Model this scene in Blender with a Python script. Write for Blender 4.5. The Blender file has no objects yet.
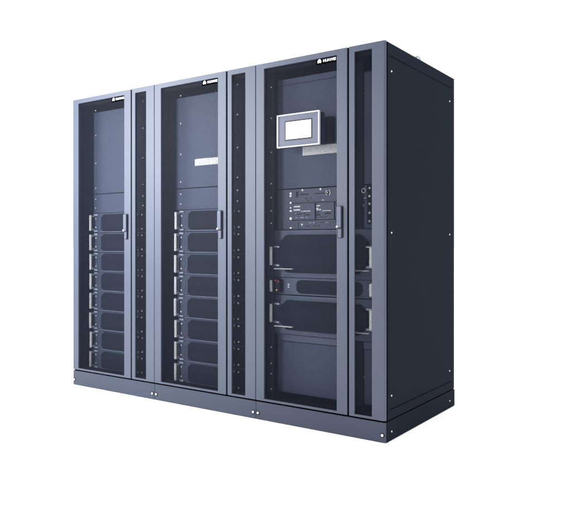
import bpy, bmesh, math, random
from mathutils import Vector
random.seed(7)
S = bpy.context.scene
COL = S.collection
PI = math.pi

# ------------------------------------------------------------------ materials
def nt(m):
    m.use_nodes = True
    return m.node_tree.nodes, m.node_tree.links, m.node_tree.nodes['Principled BSDF']

def paint(name, col, rough=0.45, spec=0.5, metal=0.0, grain=0.12, scale=260.0, bump=0.0, coat=0.0):
    """powder coat: fine procedural grain in colour and roughness"""
    m = bpy.data.materials.new(name)
    N, L, b = nt(m)
    tc = N.new('ShaderNodeTexCoord')
    n1 = N.new('ShaderNodeTexNoise'); n1.inputs['Scale'].default_value = scale
    n1.inputs['Detail'].default_value = 3.0
    n2 = N.new('ShaderNodeTexNoise'); n2.inputs['Scale'].default_value = 2.3
    L.new(tc.outputs['Object'], n1.inputs['Vector']); L.new(tc.outputs['Object'], n2.inputs['Vector'])
    add = N.new('ShaderNodeMath'); add.operation = 'MULTIPLY_ADD'
    L.new(n2.outputs['Fac'], add.inputs[0]); add.inputs[1].default_value = 0.35
    L.new(n1.outputs['Fac'], add.inputs[2])
    mr = N.new('ShaderNodeMapRange')
    mr.inputs['From Min'].default_value = 0.35; mr.inputs['From Max'].default_value = 1.0
    mr.inputs['To Min'].default_value = 1.0 - grain; mr.inputs['To Max'].default_value = 1.0 + grain
    L.new(add.outputs[0], mr.inputs['Value'])
    mx = N.new('ShaderNodeVectorMath'); mx.operation = 'SCALE'
    mx.inputs[0].default_value = col; L.new(mr.outputs[0], mx.inputs['Scale'])
    L.new(mx.outputs[0], b.inputs['Base Color'])
    b.inputs['Roughness'].default_value = rough
    b.inputs['Metallic'].default_value = metal
    b.inputs['Specular IOR Level'].default_value = spec
    if coat: b.inputs['Coat Weight'].default_value = coat
    if bump:
        bp = N.new('ShaderNodeBump'); bp.inputs['Strength'].default_value = bump
        bp.inputs['Distance'].default_value = 0.0006
        L.new(n1.outputs['Fac'], bp.inputs['Height']); L.new(bp.outputs['Normal'], b.inputs['Normal'])
    return m

def glow(name, col, strength):
    m = bpy.data.materials.new(name)
    N, L, b = nt(m)
    b.inputs['Base Color'].default_value = (*col, 1)
    b.inputs['Emission Color'].default_value = (*col, 1)
    b.inputs['Emission Strength'].default_value = strength
    return m

def dotted(name, base, hole, scale):
    """stamped sheet metal: rows of small dark holes (surface pattern of a module grille)"""
    m = bpy.data.materials.new(name)
    N, L, b = nt(m)
    tc = N.new('ShaderNodeTexCoord')
    mp = N.new('ShaderNodeMapping'); mp.inputs['Scale'].default_value = (scale, 0.0, scale)
    L.new(tc.outputs['Object'], mp.inputs['Vector'])
    v = N.new('ShaderNodeTexVoronoi'); v.inputs['Randomness'].default_value = 0.0
    v.inputs['Scale'].default_value = 1.0
    L.new(mp.outputs[0], v.inputs['Vector'])
    gt = N.new('ShaderNodeMath'); gt.operation = 'GREATER_THAN'; gt.inputs[1].default_value = 0.36
    L.new(v.outputs['Distance'], gt.inputs[0])
    mx = N.new('ShaderNodeMix'); mx.data_type = 'RGBA'
    L.new(gt.outputs[0], mx.inputs['Factor'])
    mx.inputs['A'].default_value = (*hole, 1); mx.inputs['B'].default_value = (*base, 1)
    L.new(mx.outputs['Result'], b.inputs['Base Color'])
    b.inputs['Roughness'].default_value = 0.6; b.inputs['Specular IOR Level'].default_value = 0.1
    return m

M = {}
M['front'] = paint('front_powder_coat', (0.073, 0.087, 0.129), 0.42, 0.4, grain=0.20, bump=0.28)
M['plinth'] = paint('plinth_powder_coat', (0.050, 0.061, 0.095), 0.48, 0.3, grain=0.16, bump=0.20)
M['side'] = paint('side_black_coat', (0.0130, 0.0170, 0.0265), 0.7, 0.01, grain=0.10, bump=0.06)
M['sidepost'] = paint('rear_post_coat', (0.0145, 0.0175, 0.0280), 0.7, 0.02, grain=0.1)
M['inner'] = paint('inner_black_steel', (0.007, 0.008, 0.012), 0.65, 0.08, grain=0.15)
M['mesh'] = paint('perforated_sheet_coat', (0.010, 0.014, 0.030), 0.5, 0.2, grain=0.1)
M['panel'] = paint('blank_panel_coat', (0.090, 0.112, 0.180), 0.5, 0.15, grain=0.16, scale=180)
M['face'] = paint('module_face_coat', (0.125, 0.152, 0.235), 0.5, 0.3, grain=0.16, scale=180)
M['ear'] = paint('module_ear_coat', (0.085, 0.106, 0.168), 0.5, 0.3, grain=0.16)
M['rail'] = paint('rail_coat', (0.016, 0.021, 0.038), 0.6, 0.05, grain=0.1)
M['grille'] = dotted('module_grille', (0.022, 0.029, 0.052), (0.004, 0.005, 0.009), 150.0)
M['alu'] = paint('bright_aluminium', (0.93, 0.94, 0.96), 0.35, 0.5, 0.0, grain=0.05)
M['bracket'] = paint('bracket_zinc', (0.48, 0.55, 0.70), 0.4, 0.5, 0.0, grain=0.08)
M['switch'] = paint('switch_unit_coat', (0.085, 0.104, 0.162), 0.5, 0.3, grain=0.2, scale=180)
M['trim'] = paint('silver_trim', (0.55, 0.58, 0.63), 0.35, 0.5, grain=0.05)
M['steel'] = paint('zinc_screw', (0.88, 0.89, 0.92), 0.3, 0.5, 0.0, grain=0.05)
M['handle'] = paint('handle_coat', (0.075, 0.090, 0.145), 0.36, 0.5, grain=0.08)
M['black'] = paint('black_plastic', (0.006, 0.007, 0.011), 0.5, 0.3, grain=0.1)
M['void'] = paint('badge_and_gap_shade_black', (0.0015, 0.0017, 0.0025), 0.9, 0.0, grain=0.1)  # near-black of the badge, also shade painted into the gaps
M['bezel'] = paint('display_bezel', (0.085, 0.098, 0.150), 0.4, 0.4, grain=0.06)
M['white'] = paint('white_print', (0.9, 0.9, 0.9), 0.5, 0.3, grain=0.03)
M['sticker'] = paint('label_paper', (0.85, 0.86, 0.90), 0.6, 0.2, grain=0.30, scale=90)
M['screen'] = glow('lit_screen', (1.0, 1.0, 1.0), 1.2)
M['red'] = glow('red_led', (0.8, 0.03, 0.05), 0.7)
M['dimred'] = glow('dim_red_led', (0.35, 0.02, 0.03), 0.35)
M['amber'] = glow('amber_led', (0.9, 0.55, 0.08), 0.9)
M['lamp'] = glow('white_led', (0.85, 0.9, 1.0), 1.0)
M['port'] = paint('port_marking', (0.75, 0.78, 0.86), 0.5, 0.3, grain=0.2, scale=300)
M['eye'] = paint('lifting_eye_zinc', (0.62, 0.70, 0.74), 0.4, 0.5, grain=0.1)
M['floor'] = paint('white_studio_floor', (0.92, 0.92, 0.92), 0.9, 0.1, grain=0.0)

# ------------------------------------------------------------------ mesh helpers
class MB:
    def __init__(s): s.v = []; s.f = []; s.cut = []
    def mark(s): s.cut.append((len(s.v), len(s.f)))
    def quadbox(s, pts):
        s.mark(); o = len(s.v); s.v += pts
        for q in ((0,1,2,3),(7,6,5,4),(0,4,5,1),(1,5,6,2),(2,6,7,3),(3,7,4,0)):
            s.f.append([o+i for i in q])
    def box(s, x0, x1, y0, y1, z0, z1):
        s.quadbox([(x0,y0,z0),(x0,y1,z0),(x1,y1,z0),(x1,y0,z0),(x0,y0,z1),(x0,y1,z1),(x1,y1,z1),(x1,y0,z1)])
        return s
    def prism(s, pts, y0, y1):
        """outline in (x, z), counter-clockwise seen from the front (-y), extruded y0 to y1"""
        s.mark(); o = len(s.v); n = len(pts)
        s.v += [(x, y0, z) for x, z in pts] + [(x, y1, z) for x, z in pts]
        s.f.append([o+i for i in range(n)]); s.f.append([o+n+i for i in reversed(range(n))])
        for i in range(n):
            j = (i+1) % n
            s.f.append([o+i, o+n+i, o+n+j, o+j])
        return s
    def disc(s, x, z, r, y0, y1, n=12):
        return s.prism([(x+r*math.cos(2*PI*i/n), z+r*math.sin(2*PI*i/n)) for i in range(n)], y0, y1)
    def discx(s, x0, x1, y, z, r, n=12):
        o = len(s.v)
        s.v += [(x0, y+r*math.cos(2*PI*i/n), z+r*math.sin(2*PI*i/n)) for i in range(n)]
        s.v += [(x1, y+r*math.cos(2*PI*i/n), z+r*math.sin(2*PI*i/n)) for i in range(n)]
        s.f.append([o+i for i in range(n)]); s.f.append([o+n+i for i in reversed(range(n))])
        for i in range(n):
            j = (i+1) % n; s.f.append([o+i, o+n+i, o+n+j, o+j])
        return s
    def ring(s, x, z, r0, r1, y0, y1, n=20, a0=0, a1=2*PI):
        full = abs(a1-a0-2*PI) < 1e-6
        for i in range(n):
            a = a0+(a1-a0)*i/n; b = a0+(a1-a0)*(i+1)/n
            p = [(x+r0*math.cos(a), z+r0*math.sin(a)), (x+r1*math.cos(a), z+r1*math.sin(a)),
                 (x+r1*math.cos(b), z+r1*math.sin(b)), (x+r0*math.cos(b), z+r0*math.sin(b))]
            s.prism(p, y0, y1)
        return s
    def frame(s, X0, X1, Z0, Z1, x0, x1, z0, z1, y0, y1):
        """rectangular ring"""
        o = len(s.v)
        for y in (y0, y1):
            s.v += [(X0,y,Z0),(X1,y,Z0),(X1,y,Z1),(X0,y,Z1),(x0,y,z0),(x1,y,z0),(x1,y,z1),(x0,y,z1)]
        for i in range(4):
            j = (i+1) % 4
            s.f.append([o+i, o+j, o+4+j, o+4+i]); s.f.append([o+8+i, o+12+i, o+12+j, o+8+j])
            s.f.append([o+i, o+8+i, o+8+j, o+j]); s.f.append([o+4+i, o+4+j, o+12+j, o+12+i])
        return s
    def frame_z(s, X0, X1, Y0, Y1, t, z0, z1):
        """upright rectangular collar, wall thickness t"""
        o = len(s.v)
        for z in (z0, z1):
            s.v += [(X0,Y0,z),(X1,Y0,z),(X1,Y1,z),(X0,Y1,z),(X0+t,Y0+t,z),(X1-t,Y0+t,z),(X1-t,Y1-t,z),(X0+t,Y1-t,z)]
        for i in range(4):
            j = (i+1) % 4
            s.f.append([o+i, o+j, o+4+j, o+4+i]); s.f.append([o+8+i, o+12+i, o+12+j, o+8+j])
            s.f.append([o+i, o+8+i, o+8+j, o+j]); s.f.append([o+4+i, o+4+j, o+12+j, o+12+i])
        return s
    def pieces(s):
        ends = s.cut[1:]+[(len(s.v), len(s.f))]
        for (v0, f0), (v1, f1) in zip(s.cut, ends):
            m = MB(); m.v = s.v[v0:v1]; m.f = [[i-v0 for i in f] for f in s.f[f0:f1]]
            yield m
    def mesh(s, name, mat, smooth=False):
        me = bpy.data.meshes.new(name); me.from_pydata(s.v, [], s.f)
        bm = bmesh.new(); bm.from_mesh(me)
        bmesh.ops.recalc_face_normals(bm, faces=bm.faces); bm.to_mesh(me); bm.free()
        if smooth:
            for p in me.polygons: p.use_smooth = True
        me.materials.append(mat)
        return me

def obj(name, data, parent=None, loc=(0,0,0), bevel=0.0, seg=2, mat=None, smooth=False):
    if isinstance(data, MB): data = data.mesh(name, mat, smooth)
    o = bpy.data.objects.new(name, data); COL.objects.link(o)
    o.location = loc
    if parent: o.parent = parent
    if bevel:
        b = o.modifiers.new('bevel', 'BEVEL'); b.width = bevel; b.segments = seg
        b.limit_method = 'ANGLE'; b.angle_limit = math.radians(40)
        b.harden_normals = True
    return o

def each(name, mb, parent, mat, bevel=0.0, seg=2):
    """every piece of the collection as an object of its own"""
    return [obj(name, m, parent, mat=mat, bevel=bevel, seg=seg) for m in mb.pieces()]

def copy_tree(o, parent=None):
    c = o.copy(); COL.objects.link(c)
    if parent: c.parent = parent
    for ch in [k for k in bpy.data.objects if k.parent == o]:
        copy_tree(ch, c)
    return c

def perforated(name, x0, x1, z0, z1, y, pitch=0.0080, ratio=0.855, t=0.0012):
    """steel sheet with staggered round (hexagonal) holes, real openings"""
    R = pitch/math.sqrt(3)
    V = []; F = []; key = {}
    def vid(p, k):
        q = (round(p[0]*1e5), round(p[1]*1e5), k)
        if q not in key:
            key[q] = len(V); V.append((p[0], y+(t if k else 0.0), p[1]))
        return key[q]
    rows = int(math.ceil((z1-z0)/(1.5*R)))+1
    cols = int(math.ceil((x1-x0)/pitch))+1
    for r in range(rows):
        cz = z0+r*1.5*R
        for c in range(cols):
            cx = x0+c*pitch+(pitch/2 if r % 2 else 0)
            if cx > x1+pitch*0.3: continue
            out = [(cx+R*math.cos(PI/6+i*PI/3), cz+R*math.sin(PI/6+i*PI/3)) for i in range(6)]
            inn = [(cx+R*ratio*math.cos(PI/6+i*PI/3), cz+R*ratio*math.sin(PI/6+i*PI/3)) for i in range(6)]
            O = [vid(p, 0) for p in out]; I = [vid(p, 0) for p in inn]; B = [vid(p, 1) for p in inn]
            for i in range(6):
                j = (i+1) % 6
                F.append((O[i], O[j], I[j], I[i])); F.append((I[i], I[j], B[j], B[i]))
    me = bpy.data.meshes.new(name); me.from_pydata(V, [], F); me.materials.append(M['mesh'])
    return me

# ------------------------------------------------------------------ dimensions (metres)
W, D, H, P = 0.8528, 0.9989, 2.105, 0.1065
XL0, XL1, XG0, XG1 = 0.0625, 0.557, 0.6235, 0.6350      # mesh of wide door, gap between doors
XN0, XN1 = 0.668, 0.773                                   # mesh of narrow door
ZB, ZT = 0.1255, 2.0735
DB = 0.1135                                               # bottom edge of the doors

SHEET_WIDE = perforated('perforated_sheet', XL0-0.003, XL1+0.003, ZB-0.003, ZT+0.003, 0.009)
SHEET_NARROW = perforated('perforated_sheet', XN0-0.003, XN1+0.003, ZB-0.003, ZT+0.003, 0.009)

# ------------------------------------------------------------------ marks on the doors
def emblem_mesh():
    """fan of eight petals"""
    mb = MB()
    for k, (ang, ln, wd) in enumerate([(8,.0105,.0036),(34,.0135,.0047),(60,.0155,.0053),(81,.0165,.0050),
                                       (99,.0165,.0050),(120,.0155,.0053),(146,.0135,.0047),(172,.0105,.0036)]):
        a = math.radians(ang); dx, dz = math.cos(a), math.sin(a); nx, nz = -dz, dx
        prof = [(0.0022,0),(0.35,0.55),(0.68,1.0),(0.90,0.75),(1.0,0.0),(0.90,-0.75),(0.68,-1.0),(0.35,-0.55)]
        pts = []
        for t, w in prof:
            L_ = t*ln if t > 0.01 else t
            pts.append((dx*L_+nx*w*wd*0.55, dz*L_+nz*w*wd*0.55))
        mb.prism(pts[::-1], -0.0012, 0.0)
    return mb.mesh('emblem', M['white'])
EMBLEM = emblem_mesh()
def text_mesh(txt, size, mat, name):
    cu = bpy.data.curves.new(name, 'FONT'); cu.body = txt; cu.size = size; cu.extrude = 0.0006
    cu.offset = size*0.02
    t = bpy.data.objects.new(name, cu); COL.objects.link(t)
    bpy.context.view_layer.update()
    me = bpy.data.meshes.new_from_object(t.evaluated_get(bpy.context.evaluated_depsgraph_get()))
    bpy.data.objects.remove(t)
    for v in me.vertices: v.co = Vector((v.co.x, -v.co.z, v.co.y))
    me.materials.clear(); me.materials.append(mat); me.name = name
    return me
WORD = text_mesh('HUAWEI', 0.0215, M['white'], 'wordmark')

# ------------------------------------------------------------------ cabinet shell
def screws(parent, pts, y, r=0.0050, name='screw'):
    me = MB().disc(0, 0, r, -0.003, 0.0, 10).mesh(name, M['steel'])
    for x, z in pts: obj(name, me, parent, (x, y, z))

def shell(x, label, end):
    t = bpy.data.objects.new('equipment_cabinet', None); COL.objects.link(t)
    t.location = (x, 0, 0); t.empty_display_size = 0.2
    t['label'] = label; t['category'] = 'cabinet'; t['group'] = 'tall equipment cabinets in a row'
    e = 0.0008
    # carcass: floor, roof beam, corner posts, back
    c = MB()
    for px in (0.003, W-0.033):
        for py in (0.028, D-0.04):
            c.box(px, px+0.03, py, py+0.03, P+0.004, H-0.012)
    c.box(0.034, W-0.034, 0.030, 0.052, P+0.004, P+0.03)
    c.box(0.034, W-0.034, 0.030, 0.052, H-0.05, H-0.012)
    c.box(0.034, W-0.034, 0.06, D-0.05, P+0.002, P+0.008)
    each('frame_member', c, t, M['inner'])
    obj('door_gap_shade', MB().box(XG0-0.006, XG1+0.006, 0.0215, 0.0265, P+0.002, H-0.004), t, mat=M['void'])  # black strips across the door gap, its shade put into colour
    obj('door_gap_shade', MB().box(XG0+0.0004, XG1-0.0004, 0.0045, 0.0205, DB+0.001, H-0.002), t, mat=M['void'])
    obj('base_gap_slab', MB().box(0.003, W-0.003, 0.010, D-0.010, P-0.0028, P+0.0018), t, mat=M['void'])  # added slab, blocks light through the plinth gap and blackens it
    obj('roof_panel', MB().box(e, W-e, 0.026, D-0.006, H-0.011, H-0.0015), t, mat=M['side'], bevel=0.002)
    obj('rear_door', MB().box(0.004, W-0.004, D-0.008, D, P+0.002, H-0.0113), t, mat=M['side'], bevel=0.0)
    # side panels
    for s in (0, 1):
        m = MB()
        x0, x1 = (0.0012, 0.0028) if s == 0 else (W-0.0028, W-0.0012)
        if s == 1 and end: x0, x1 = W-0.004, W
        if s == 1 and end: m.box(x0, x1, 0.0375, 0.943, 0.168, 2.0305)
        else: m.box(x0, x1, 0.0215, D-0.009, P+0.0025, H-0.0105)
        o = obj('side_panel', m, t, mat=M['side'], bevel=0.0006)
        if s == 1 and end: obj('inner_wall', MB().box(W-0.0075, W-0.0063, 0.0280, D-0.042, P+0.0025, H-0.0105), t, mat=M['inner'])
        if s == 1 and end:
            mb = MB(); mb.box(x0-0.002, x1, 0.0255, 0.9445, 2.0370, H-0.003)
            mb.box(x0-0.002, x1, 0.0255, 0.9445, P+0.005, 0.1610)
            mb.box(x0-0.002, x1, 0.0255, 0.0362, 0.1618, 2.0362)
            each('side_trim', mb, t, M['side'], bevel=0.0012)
            obj('edge_gap_shade', MB().box(x0-0.004, x1-0.0012, 0.0126, 0.0252, P+0.006, H-0.003), t, mat=M['void'])  # black strip painting the shade of the gap beside the door
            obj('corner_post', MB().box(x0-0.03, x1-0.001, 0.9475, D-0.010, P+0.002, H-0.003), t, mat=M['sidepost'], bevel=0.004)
            me = MB().discx(0, 0.0025, 0, 0, 0.0048).mesh('screw', M['steel'])
            for (yy, zz) in ((0.069, 1.955), (0.907, 1.945), (0.069, 1.100), (0.907, 1.100), (0.069, 0.236), (0.907, 0.236)):
                obj('screw', me, o, (W+0.0001, yy, zz))
        elif s == 1:
            pass
    # plinth: box ring with one bolt at each end of each visible face
    pl = MB()
    pl.frame_z(e, W-e, 0.003, D-0.002, 0.02, 0, P-0.003)
    p = obj('plinth', pl, t, mat=M['plinth'], bevel=0.0025)
    if end:
        obj('plinth_side', MB().box(W-e+0.0002, W+0.0012, 0.010, D-0.004, 0.001, P-0.0024), p, mat=M['side'], bevel=0.0005)
        me = MB().discx(0, 0.002, 0, 0, 0.0048).mesh('bolt', M['steel'])
        for yy in (0.069, 0.907): obj('bolt', me, p, (W+0.0013, yy, 0.046))
    bolt = MB().disc(0, 0, 0.0072, -0.005, 0.0, 14).mesh('bolt', M['steel'])
    cup = MB().ring(0, 0, 0.0075, 0.0125, -0.0016, 0.0, 18).mesh('bolt_washer', M['black'])
    for bx in (0.0165, W-0.0195):
        obj('bolt', bolt, p, (bx, 0.0029, 0.038)); obj('bolt_washer', cup, p, (bx, 0.0027, 0.038))
    # doors
    d = obj('front_door', MB().frame(0.002, XG0, DB, H, XL0, XL1, ZB, ZT, 0.0, 0.020), t, mat=M['front'], bevel=0.0028)
    d['label'] = 'wide perforated door with pull handle'
    obj('perforated_sheet', SHEET_WIDE, d)
    nd = MB().frame(XG1, W-0.0005 if end else W-0.0015, DB, H, XN0, XN1, ZB, ZT, 0.0, 0.0122 if end else 0.020).mesh('front_door', M['front'])
    if end:      # rounded outer edge of the last door
        bm = bmesh.new(); bm.from_mesh(nd)
        ed = [e_ for e_ in bm.edges if all(abs(v.co.x-(W-0.0005)) < 1e-5 and abs(v.co.y) < 1e-5 for v in e_.verts)]
        bmesh.ops.bevel(bm, geom=ed, offset=0.0115, segments=10, profile=0.5, affect='EDGES')
        bm.to_mesh(nd); bm.free()
    n = obj('front_door', nd, t, bevel=0.0028)
    n['label'] = 'narrow perforated door without handle'
    obj('perforated_sheet', SHEET_NARROW, n)
    # handle: dark recess plate, raised grip, lock
    hz0, hz1 = 1.074, 1.246
    hp = MB().prism(rrect(0.5635, hz0-0.002, 0.6005, hz1+0.002, 0.007), -0.0035, 0.0005)
    obj('handle_plate', hp, d, mat=M['black'])
    obj('handle', MB().prism(rrect(0.5650, 1.128, 0.5935, hz1-0.001, 0.005), -0.017, -0.0036), d, mat=M['handle'], bevel=0.003)
    obj('latch', MB().prism(rrect(0.5705, hz0, 0.5935, 1.1235, 0.005), -0.0125, -0.0036), d, mat=M['handle'], bevel=0.003)
    obj('lock', MB().disc(0.5695, 1.1345, 0.0055, -0.0205, -0.0172, 12), d, mat=M['steel'])
    # emblem and lettering under the top rail, on a dark strip
    obj('badge', MB().box(0.422, 0.5535, 0.0062, 0.0088, 2.040, 2.0725), d, mat=M['void'])
    em = obj('emblem', EMBLEM, d, (0.4435, 0.0058, 2.0490)); em.scale = (1.15, 1, 1.3)
    wd = obj('wordmark', WORD, d, (0.4665, 0.0056, 2.0505))
    return t, d, n

def rrect(x0, z0, x1, z1, r, n=5):
    P_ = []
    for cx, cz, a in ((x1-r, z0+r, -PI/2), (x1-r, z1-r, 0), (x0+r, z1-r, PI/2), (x0+r, z0+r, PI)):
        for i in range(n+1):
            b = a+PI/2*i/n; P_.append((cx+r*math.cos(b), cz+r*math.sin(b)))
    return P_

# ------------------------------------------------------------------ battery cabinets' contents
def battery_module(parent, first_led):
    """origin at the module's lower left front corner"""
    h = 0.1435; w = 0.600
    root = obj('battery_module', MB().box(0.004, w-0.004, 0.004, 0.62, 0.002, h-0.002), parent, mat=M['inner'])
    fp = MB().box(0.0, w, 0.0, 0.0035, 0.0, h)
    obj('faceplate', fp, root, mat=M['ear'], bevel=0.001)
    g = MB().prism([(0.098,0.030),(0.118,0.011),(0.440,0.011),(0.455,0.030),(0.455,0.112),(0.440,0.134),(0.128,0.134),(0.098,0.112)], -0.010, -0.0002)
    obj('grille', g, root, mat=M['grille'], bevel=0.003)
    obj('end_shade', MB().box(0.460, 0.5985, -0.0022, -0.0003, 0.0015, h-0.0015), root, mat=M['inner'])  # added dark sheet, paints the shade seen through the narrow door
    lip = MB().box(0.075, 0.456, -0.014, -0.0003, 0.0010, 0.0085)
    obj('lip', lip, root, mat=M['face'])
    lh = MB()
    lh.box(0.006, 0.0245, -0.044, -0.030, 0.013, 0.131)
    obj('handle', lh, root, mat=M['alu'], bevel=0.004, seg=3)
    br = MB()
    br.box(0.010, 0.0225, -0.0305, -0.0002, 0.015, 0.029); br.box(0.010, 0.0225, -0.0305, -0.0002, 0.115, 0.129)
    br.box(0.0235, 0.060, -0.012, -0.0002, 0.006, 0.017); br.box(0.0235, 0.060, -0.012, -0.0002, 0.127, 0.138)
    each('handle_bracket', br, root, M['bracket'], bevel=0.002)
    rb = MB(); rb.box(0.486, 0.498, -0.030, -0.0205, 0.030, 0.114)
    o = obj('handle', rb, root, mat=M['black'], bevel=0.003); o['label'] = 'right hand pull, coloured dark for shade'  # black stands in for the shade on this pull
    r2 = MB(); r2.box(0.474, 0.508, -0.040, -0.0105, 0.012, 0.026); r2.box(0.474, 0.508, -0.040, -0.0105, 0.118, 0.132)
    each('handle_bracket', r2, root, M['alu'], bevel=0.0015)
    screws(root, [(0.036, 0.040), (0.036, 0.104), (0.531, 0.022), (0.531, 0.122)], -0.0024, 0.0058)
    md = MB()
    for k in range(4): md.box(0.066, 0.074, -0.0022, -0.0002, 0.050+0.016*k, 0.058+0.016*k)
    each('marking', md, root, M['panel'])
    kn = MB().disc(0.084, 0.026, 0.0065, -0.006, -0.0002, 12)
    obj('catch', kn, root, mat=M['face'])
    if first_led:
        each('indicator', MB().disc(0.066, 0.032, 0.0036, -0.0032, -0.0002, 10), root, M['dimred'])
    return root

Z_SCREW = [2.043, 1.855, 1.6465, 1.4595]
def battery_contents(t, dx, leds, sticker):
    y0 = 0.142
    x0 = 0.058+dx
    b1 = obj('blank_panel', MB().box(0.062, 0.520, y0, y0+0.012, 1.417, 2.028), t, mat=M['panel'], bevel=0.002)
    b2 = obj('blank_panel', MB().box(0.062, 0.520, y0, y0+0.012, 1.272, 1.412), t, mat=M['panel'], bevel=0.002)
    screws(b1, [(0.086+dx, z) for z in Z_SCREW], y0-0.0002)
    screws(b2, [(0.086+dx, 1.378), (0.086+dx, 1.311)], y0-0.0002)
    if sticker:
        s = MB()
        s.prism([(0.236,1.5590),(0.50,1.5595),(0.50,1.6035),(0.30,1.6055),(0.236,1.6040)], y0-0.0012, y0-0.0003)
        obj('paper_label', s, b1, mat=M['sticker'])
    rr = obj('mounting_rail', MB().box(0.525, 0.68, 0.118, 0.124, 1.272, 2.06), t, mat=M['rail'], bevel=0.001)
    screws(rr, [(0.621, z) for z in Z_SCREW+[1.378, 1.311]], 0.1178)
    lr = obj('mounting_rail', MB().box(0.006, 0.056, 0.150, 0.156, P+0.03, 2.06), t, mat=M['rail'], bevel=0.001)
    proto = None
    for i in range(8):
        z = 1.270-0.1455*(i+1)
        led = i in leds
        o = battery_module(t, led)
        o.location = (x0+random.uniform(-0.0012, 0.0012), y0+random.uniform(-0.003, 0.003), z+0.001)

# ------------------------------------------------------------------ control cabinet's contents
def power_module(t, z, h):
    """origin at lower left front corner; pull bar at both ends"""
    w = 0.700
    root = obj('power_module', MB().box(0.02, w-0.02, 0.004, 0.70, 0.003, h-0.003), t, mat=M['inner'])
    obj('faceplate', MB().box(0.0, w, 0.0, 0.004, 0.0, h), root, mat=M['face'], bevel=0.0015)
    g = MB().prism([(0.050,0.085),(0.105,0.030),(0.585,0.030),(0.645,0.085),(0.645,h-0.075),(0.590,h-0.028),(0.105,h-0.028),(0.050,h-0.075)], -0.030, -0.0002)
    obj('grille', g, root, mat=M['grille'], bevel=0.006)
    for s in (0, 1):
        X = (lambda v: v) if s == 0 else (lambda v: w-v)
        def bx(mb, a, b, *r): mb.box(min(X(a), X(b)), max(X(a), X(b)), *r)
        hb = MB(); bx(hb, 0.008, 0.026, -0.062, -0.048, 0.072, 0.182)
        obj('handle', hb, root, mat=M['alu'], bevel=0.004, seg=3)
        br = MB()
        for zz in (0.066, 0.176):
            bx(br, 0.010, 0.025, -0.050, -0.0003, zz, zz+0.012)
            bx(br, 0.0255, 0.060, -0.0345, -0.0315, zz, zz+0.010)
        each('handle_bracket', br, root, M['bracket'], bevel=0.002)
        led = MB(); bx(led, 0.034, 0.165 if s == 0 else 0.15, -0.052, -0.034, 0.0485, 0.0535)
        obj('ledge', led, root, mat=M['alu'], bevel=0.001)
    root.location = (0.052, 0.118, z)
    return root

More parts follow.
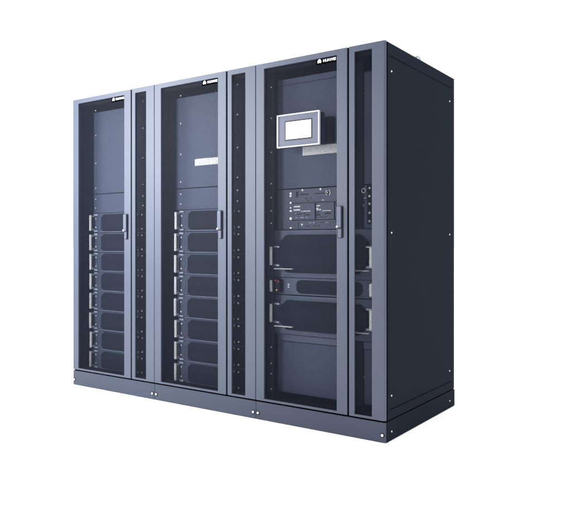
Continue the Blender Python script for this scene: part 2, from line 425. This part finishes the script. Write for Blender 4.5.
def control_contents(t, door):
    y0 = 0.134
    b1 = obj('blank_panel', MB().box(0.066, 0.565, y0, y0+0.012, 1.372, 2.030), t, mat=M['panel'], bevel=0.002)
    obj('paper_label', MB().box(0.247, 0.520, y0-0.0012, y0-0.0003, 1.5615, 1.6130), b1, mat=M['sticker'])
    obj('bead', MB().box(0.068, 0.562, y0-0.0022, y0-0.0003, 1.990, 1.9935), b1, mat=M['rail'])
    # added dark block that paints the display's shadow behind the mesh
    obj('display_shadow_block', MB().box(0.405, 0.470, 0.098, y0-0.0015, 1.617, 1.765), t, mat=M['inner'], bevel=0.002)
    b3 = obj('blank_panel', MB().box(0.066, 0.565, y0, y0+0.012, 0.150, 0.4545), t, mat=M['panel'], bevel=0.002)
    b4 = obj('filler_strip', MB().box(0.066, 0.705, y0, y0+0.012, 0.4585, 0.498), t, mat=M['face'], bevel=0.002)
    # rails
    lr = obj('mounting_rail', MB().box(0.038, 0.086, 0.062, 0.066, P+0.03, 2.06), t, mat=M['rail'], bevel=0.001)
    screws(lr, [(0.0715, z) for z in (1.975,1.79,1.587,1.40,1.317,1.238,1.163,0.425,0.329,0.266,0.175)], 0.0618, 0.0040)
    cr = obj('mounting_rail', MB().box(0.570, 0.652, y0-0.004, y0+0.002, P+0.03, 2.06), t, mat=M['rail'], bevel=0.001)
    rr = MB(); rr.box(0.656, 0.735, y0, y0+0.008, 1.372, 1.995); rr.box(0.656, 0.735, y0, y0+0.008, 0.150, 0.4545)
    each('side_filler', rr, t, M['panel'], bevel=0.0015)
    # switch unit
    sx0, sx1, sz0, sz1 = 0.066, 0.735, 1.126, 1.3665
    sw = obj('switch_unit', MB().box(sx0, sx1, y0+0.001, y0+0.45, sz0, sz1), t, mat=M['switch'], bevel=0.002)
    yf = y0+0.0008
    each('indicator', MB().box(0.155, 0.166, yf-0.003, yf, 1.322, 1.331).box(0.156, 0.167, yf-0.003, yf, 1.336, 1.347)
        .disc(0.162, 1.286, 0.0055, yf-0.003, yf).disc(0.161, 1.256, 0.004, yf-0.003, yf)
        .box(0.156, 0.168, yf-0.003, yf, 1.233, 1.241).disc(0.162, 1.192, 0.0075, yf-0.003, yf)
        .box(0.156, 0.168, yf-0.003, yf, 1.133, 1.139), sw, M['lamp'])
    sl = MB()
    for z in (1.2805, 1.1785): sl.box(0.172, 0.555, yf-0.0016, yf, z, z+0.0045)
    for (a, b, z) in ((0.20,0.24,1.213),(0.26,0.30,1.209),(0.34,0.37,1.207),(0.23,0.29,1.330),(0.40,0.44,1.212),(0.33,0.42,1.331)): sl.box(a, b, yf-0.0016, yf, z, z+0.006)
    sl.box(0.215, 0.2185, yf-0.0016, yf, 1.130, 1.176); sl.box(0.20, 0.215, yf-0.0018, yf, 1.318, 1.352)
    each('slot', sl, sw, M['black'])
    br = MB().box(0.312, 0.338, yf-0.012, yf, 1.183, 1.279).box(0.452, 0.468, yf-0.012, yf, 1.183, 1.279).box(0.474, 0.482, yf-0.010, yf, 1.190, 1.270)
    each('breaker', br, sw, M['ear'], bevel=0.002)
    rg = random.Random(3)
    xs = 0.180
    dk = MB(); lt = MB()
    for row, z in enumerate((1.3045, 1.2915, 1.2190, 1.1945, 1.1620, 1.1440)):
        x_ = 0.186+0.004*row
        while x_ < 0.545:
            wd_ = rg.choice((0.006, 0.009, 0.014, 0.020))
            if rg.random() < 0.55 and not (0.300 < x_+wd_ and x_ < 0.345 and row in (2, 3)) and not (0.405 < x_+wd_ and x_ < 0.445 and row < 2) and not (0.440 < x_+wd_ and x_ < 0.490 and row in (2, 3)) and not (0.205 < x_+wd_ and x_ < 0.255 and row > 3):
                (dk if rg.random() < 0.72 else lt).box(x_, x_+wd_, yf-0.002, yf, z, z+rg.choice((0.003, 0.005)))
            x_ += wd_+rg.choice((0.006, 0.011, 0.018))
    each('socket', dk, sw, M['black']); each('printed_mark', lt, sw, M['bracket'])
    obj('recess_strip', MB().box(0.674, 0.706, yf-0.0008, yf-0.0001, 1.150, 1.364), sw, mat=M['rail'])
    pt = MB()
    pt.box(0.186, 0.232, yf-0.004, yf, 1.258, 1.2665); pt.box(0.184, 0.232, yf-0.004, yf, 1.2375, 1.2465)
    for k in range(6): pt.box(0.238+0.011*k, 0.246+0.011*k, yf-0.004, yf, 1.2305, 1.2365)
    pt.box(0.345, 0.370, yf-0.004, yf, 1.259, 1.266); pt.box(0.345, 0.358, yf-0.004, yf, 1.236, 1.252); pt.box(0.361, 0.376, yf-0.004, yf, 1.236, 1.244)
    for k in range(6): pt.box(0.384+0.010*k, 0.391+0.010*k, yf-0.004, yf, 1.2305, 1.2355)
    for k in range(3): pt.box(0.490+0.012*k, 0.499+0.012*k, yf-0.004, yf, 1.2305, 1.2365)
    each('terminal', pt, sw, M['port'])
    kn = MB().ring(0.424, 1.336, 0.012, 0.016, yf-0.006, yf, 8, PI*0.65, PI*1.35).ring(0.424, 1.336, 0.012, 0.017, yf-0.006, yf, 8, -PI*0.35, PI*0.35).disc(0.424, 1.336, 0.0035, yf-0.012, yf-0.0085)
    obj('knob_scale', kn, sw, mat=M['white'])
    obj('knob', MB().disc(0.424, 1.336, 0.0115, yf-0.008, yf, 16), sw, mat=M['black'])
    screws(sw, [(0.247, 1.3585), (0.372, 1.3585), (0.244, 1.154), (0.690, 1.349), (0.690, 1.304), (0.690, 1.262), (0.690, 1.212), (0.690, 1.166)], yf-0.001, 0.0066)
    k2 = MB().ring(0.655, 1.336, 0.010, 0.014, yf-0.006, yf, 14)
    obj('knob_ring', k2, sw, mat=M['port'])
    each('terminal', MB().box(0.620, 0.634, yf-0.004, yf, 1.247, 1.260).box(0.640, 0.654, yf-0.004, yf, 1.247, 1.260).box(0.655, 0.668, yf-0.003, yf, 1.293, 1.297), sw, M['port'])
    # two power modules and the bypass module between them
    power_module(t, 0.842, 0.280)
    power_module(t, 0.502, 0.232)
    w = 0.700
    bp = obj('bypass_module', MB().box(0.02, w-0.02, 0.004, 0.70, 0.003, 0.095), t, (0.052, 0.118, 0.7395), mat=M['inner'])
    obj('faceplate', MB().box(0, w, 0, 0.004, 0, 0.0985), bp, mat=M['face'], bevel=0.0015)
    obj('grille', MB().prism(rrect(0.165, 0.010, 0.600, 0.088, 0.030), -0.008, -0.0002), bp, mat=M['grille'], bevel=0.002)
    obj('control_pod', MB().box(0.028, 0.066, -0.040, -0.0003, 0.012, 0.090), bp, mat=M['black'], bevel=0.004)
    for s in (0, 1):
        X = (lambda v: v) if s == 0 else (lambda v: w-v)
        a, b = sorted((X(0.008), X(0.026)))
        obj('handle', MB().box(a, b, -0.062, -0.048, 0.016, 0.086), bp, mat=M['alu'], bevel=0.004, seg=3)
        each('handle_bracket', MB().box(a+0.002, b-0.002, -0.050, -0.0003, 0.012, 0.023).box(a+0.002, b-0.002, -0.050, -0.0003, 0.079, 0.090), bp, M['face'], bevel=0.002)
    each('indicator', MB().box(0.036, 0.043, -0.0425, -0.0402, 0.079, 0.085).box(0.056, 0.062, -0.0425, -0.0402, 0.074, 0.081), bp, M['red'])
    each('indicator', MB().disc(0.046, 0.026, 0.0038, -0.0425, -0.0402), bp, M['amber'])
    each('marking', MB().box(0.100, 0.112, -0.002, -0.0002, 0.040, 0.048).box(0.100, 0.112, -0.002, -0.0002, 0.053, 0.064), bp, M['port'])
    # touch display mounted in the door
    dz0, dz1, dx0, dx1 = 1.594, 1.784, 0.163, 0.453
    ds = obj('display', MB().box(dx0+0.004, dx1-0.004, -0.004, 0.055, dz0+0.004, dz1-0.004), t, mat=M['bezel'], bevel=0.002)
    obj('bezel', MB().frame(dx0, dx1, dz0, dz1, dx0+0.0080, dx1-0.0080, dz0+0.0068, dz1-0.0068, -0.012, 0.002), ds, mat=M['trim'], bevel=0.0015)
    obj('screen_border', MB().frame(0.2165, 0.4005, 1.6335, 1.7455, 0.2225, 0.3955, 1.640, 1.739, -0.0065, -0.0042), ds, mat=M['black'])
    obj('screen', MB().box(0.2226, 0.3954, -0.0058, -0.0042, 1.6401, 1.7389), ds, mat=M['screen'])

# ------------------------------------------------------------------ build the row
c1, d1, n1 = shell(0.0, 'leftmost cabinet, eight dark battery modules behind mesh, no paper label inside', False)
battery_contents(c1, 0.0, (), False)
c2, d2, n2 = shell(W, 'middle cabinet of the row, eight battery modules under a white paper label', False)
battery_contents(c2, 0.022, (2, 3, 5, 6), True)
c3, d3, n3 = shell(2*W, 'rightmost cabinet with touch display in its door and black side panel exposed', True)
control_contents(c3, d3)
# lifting eye on the roof near the rear corner
le = MB()
n = 18
for i in range(n):
    a, b = 2*PI*i/n, 2*PI*(i+1)/n
    le.prism([(0.014*math.cos(a), 0.030+0.014*math.sin(a)), (0.026*math.cos(a), 0.030+0.026*math.sin(a)),
              (0.026*math.cos(b), 0.030+0.026*math.sin(b)), (0.014*math.cos(b), 0.030+0.014*math.sin(b))], -0.008, 0.008)
le.disc(0, 0.002, 0.012, -0.012, 0.012)
obj('lifting_eye', le, c3, (W-0.07, 0.56, H+0.003), mat=M['eye'], bevel=0.003)

# ------------------------------------------------------------------ floor
fl = MB(); s = 150.0
fl.v = [(-s,-s,0),(s,-s,0),(s,s,0),(-s,s,0)]; fl.f = [(0,1,2,3)]
f = obj('floor', fl, mat=M['floor']); f['kind'] = 'structure'; f.location = (0, 0, -0.002)

# ------------------------------------------------------------------ studio light
w = bpy.data.worlds.new('World'); S.world = w; w.use_nodes = True
N, L = w.node_tree.nodes, w.node_tree.links
bg = N['Background']
tc = N.new('ShaderNodeTexCoord'); sx = N.new('ShaderNodeSeparateXYZ')
L.new(tc.outputs['Generated'], sx.inputs[0])
def mrange(src, a, b, c, d):
    m = N.new('ShaderNodeMapRange'); m.interpolation_type = 'SMOOTHSTEP'
    for k, v in (('From Min', a), ('From Max', b), ('To Min', c), ('To Max', d)): m.inputs[k].default_value = v
    L.new(src, m.inputs['Value']); return m.outputs[0]
back = mrange(sx.outputs['Y'], -0.45, 0.25, 0.08, 1.15)
top = mrange(sx.outputs['Z'], 0.45, 0.95, 0.0, 3.0)
side = mrange(sx.outputs['X'], 0.1, 0.7, 1.0, 0.5)
ml = N.new('ShaderNodeMath'); ml.operation = 'MULTIPLY'
L.new(back, ml.inputs[0]); L.new(side, ml.inputs[1]); back = ml.outputs[0]
ad = N.new('ShaderNodeMath'); ad.operation = 'ADD'
L.new(back, ad.inputs[0]); L.new(top, ad.inputs[1])
L.new(ad.outputs[0], bg.inputs['Strength'])
bg.inputs['Color'].default_value = (1, 1, 1, 1)

def area(name, loc, target, size, energy, col=(1, 1, 1)):
    l = bpy.data.lights.new(name, 'AREA'); l.shape = 'RECTANGLE'; l.size, l.size_y = size
    l.energy = energy; l.color = col
    o = bpy.data.objects.new(name, l); COL.objects.link(o); o.location = loc
    o.rotation_euler = (Vector(target)-Vector(loc)).to_track_quat('-Z', 'Y').to_euler()
    return o
area('key_softbox', (-1.0, -2.1, 2.3), (0.9, 0.0, 1.2), (1.3, 2.0), 110, (0.98, 0.99, 1.0))
fs = area('added_front_fill', (0.3, -4.6, 2.1), (0.65, 0.0, 1.4), (0.9, 1.2), 27, (0.98, 0.99, 1.0))  # added fill lamp, brightens what lies behind the door mesh
fs.data.spread = math.radians(46)

# ------------------------------------------------------------------ camera
cam = bpy.data.cameras.new('camera'); co = bpy.data.objects.new('camera', cam); COL.objects.link(co)
co.location = (4.1027, -3.1355, 1.0394); co.rotation_euler = (PI/2, 0, 0.6076)
cam.sensor_width = 36; cam.lens = 36*662.2665/571
cam.shift_x = 0.0; cam.shift_y = -(265-244.1093)/571
cam.clip_end = 1000
S.camera = co
S.view_settings.view_transform = 'Standard'; S.view_settings.look = 'None'
S.view_settings.exposure = 0; S.view_settings.gamma = 1
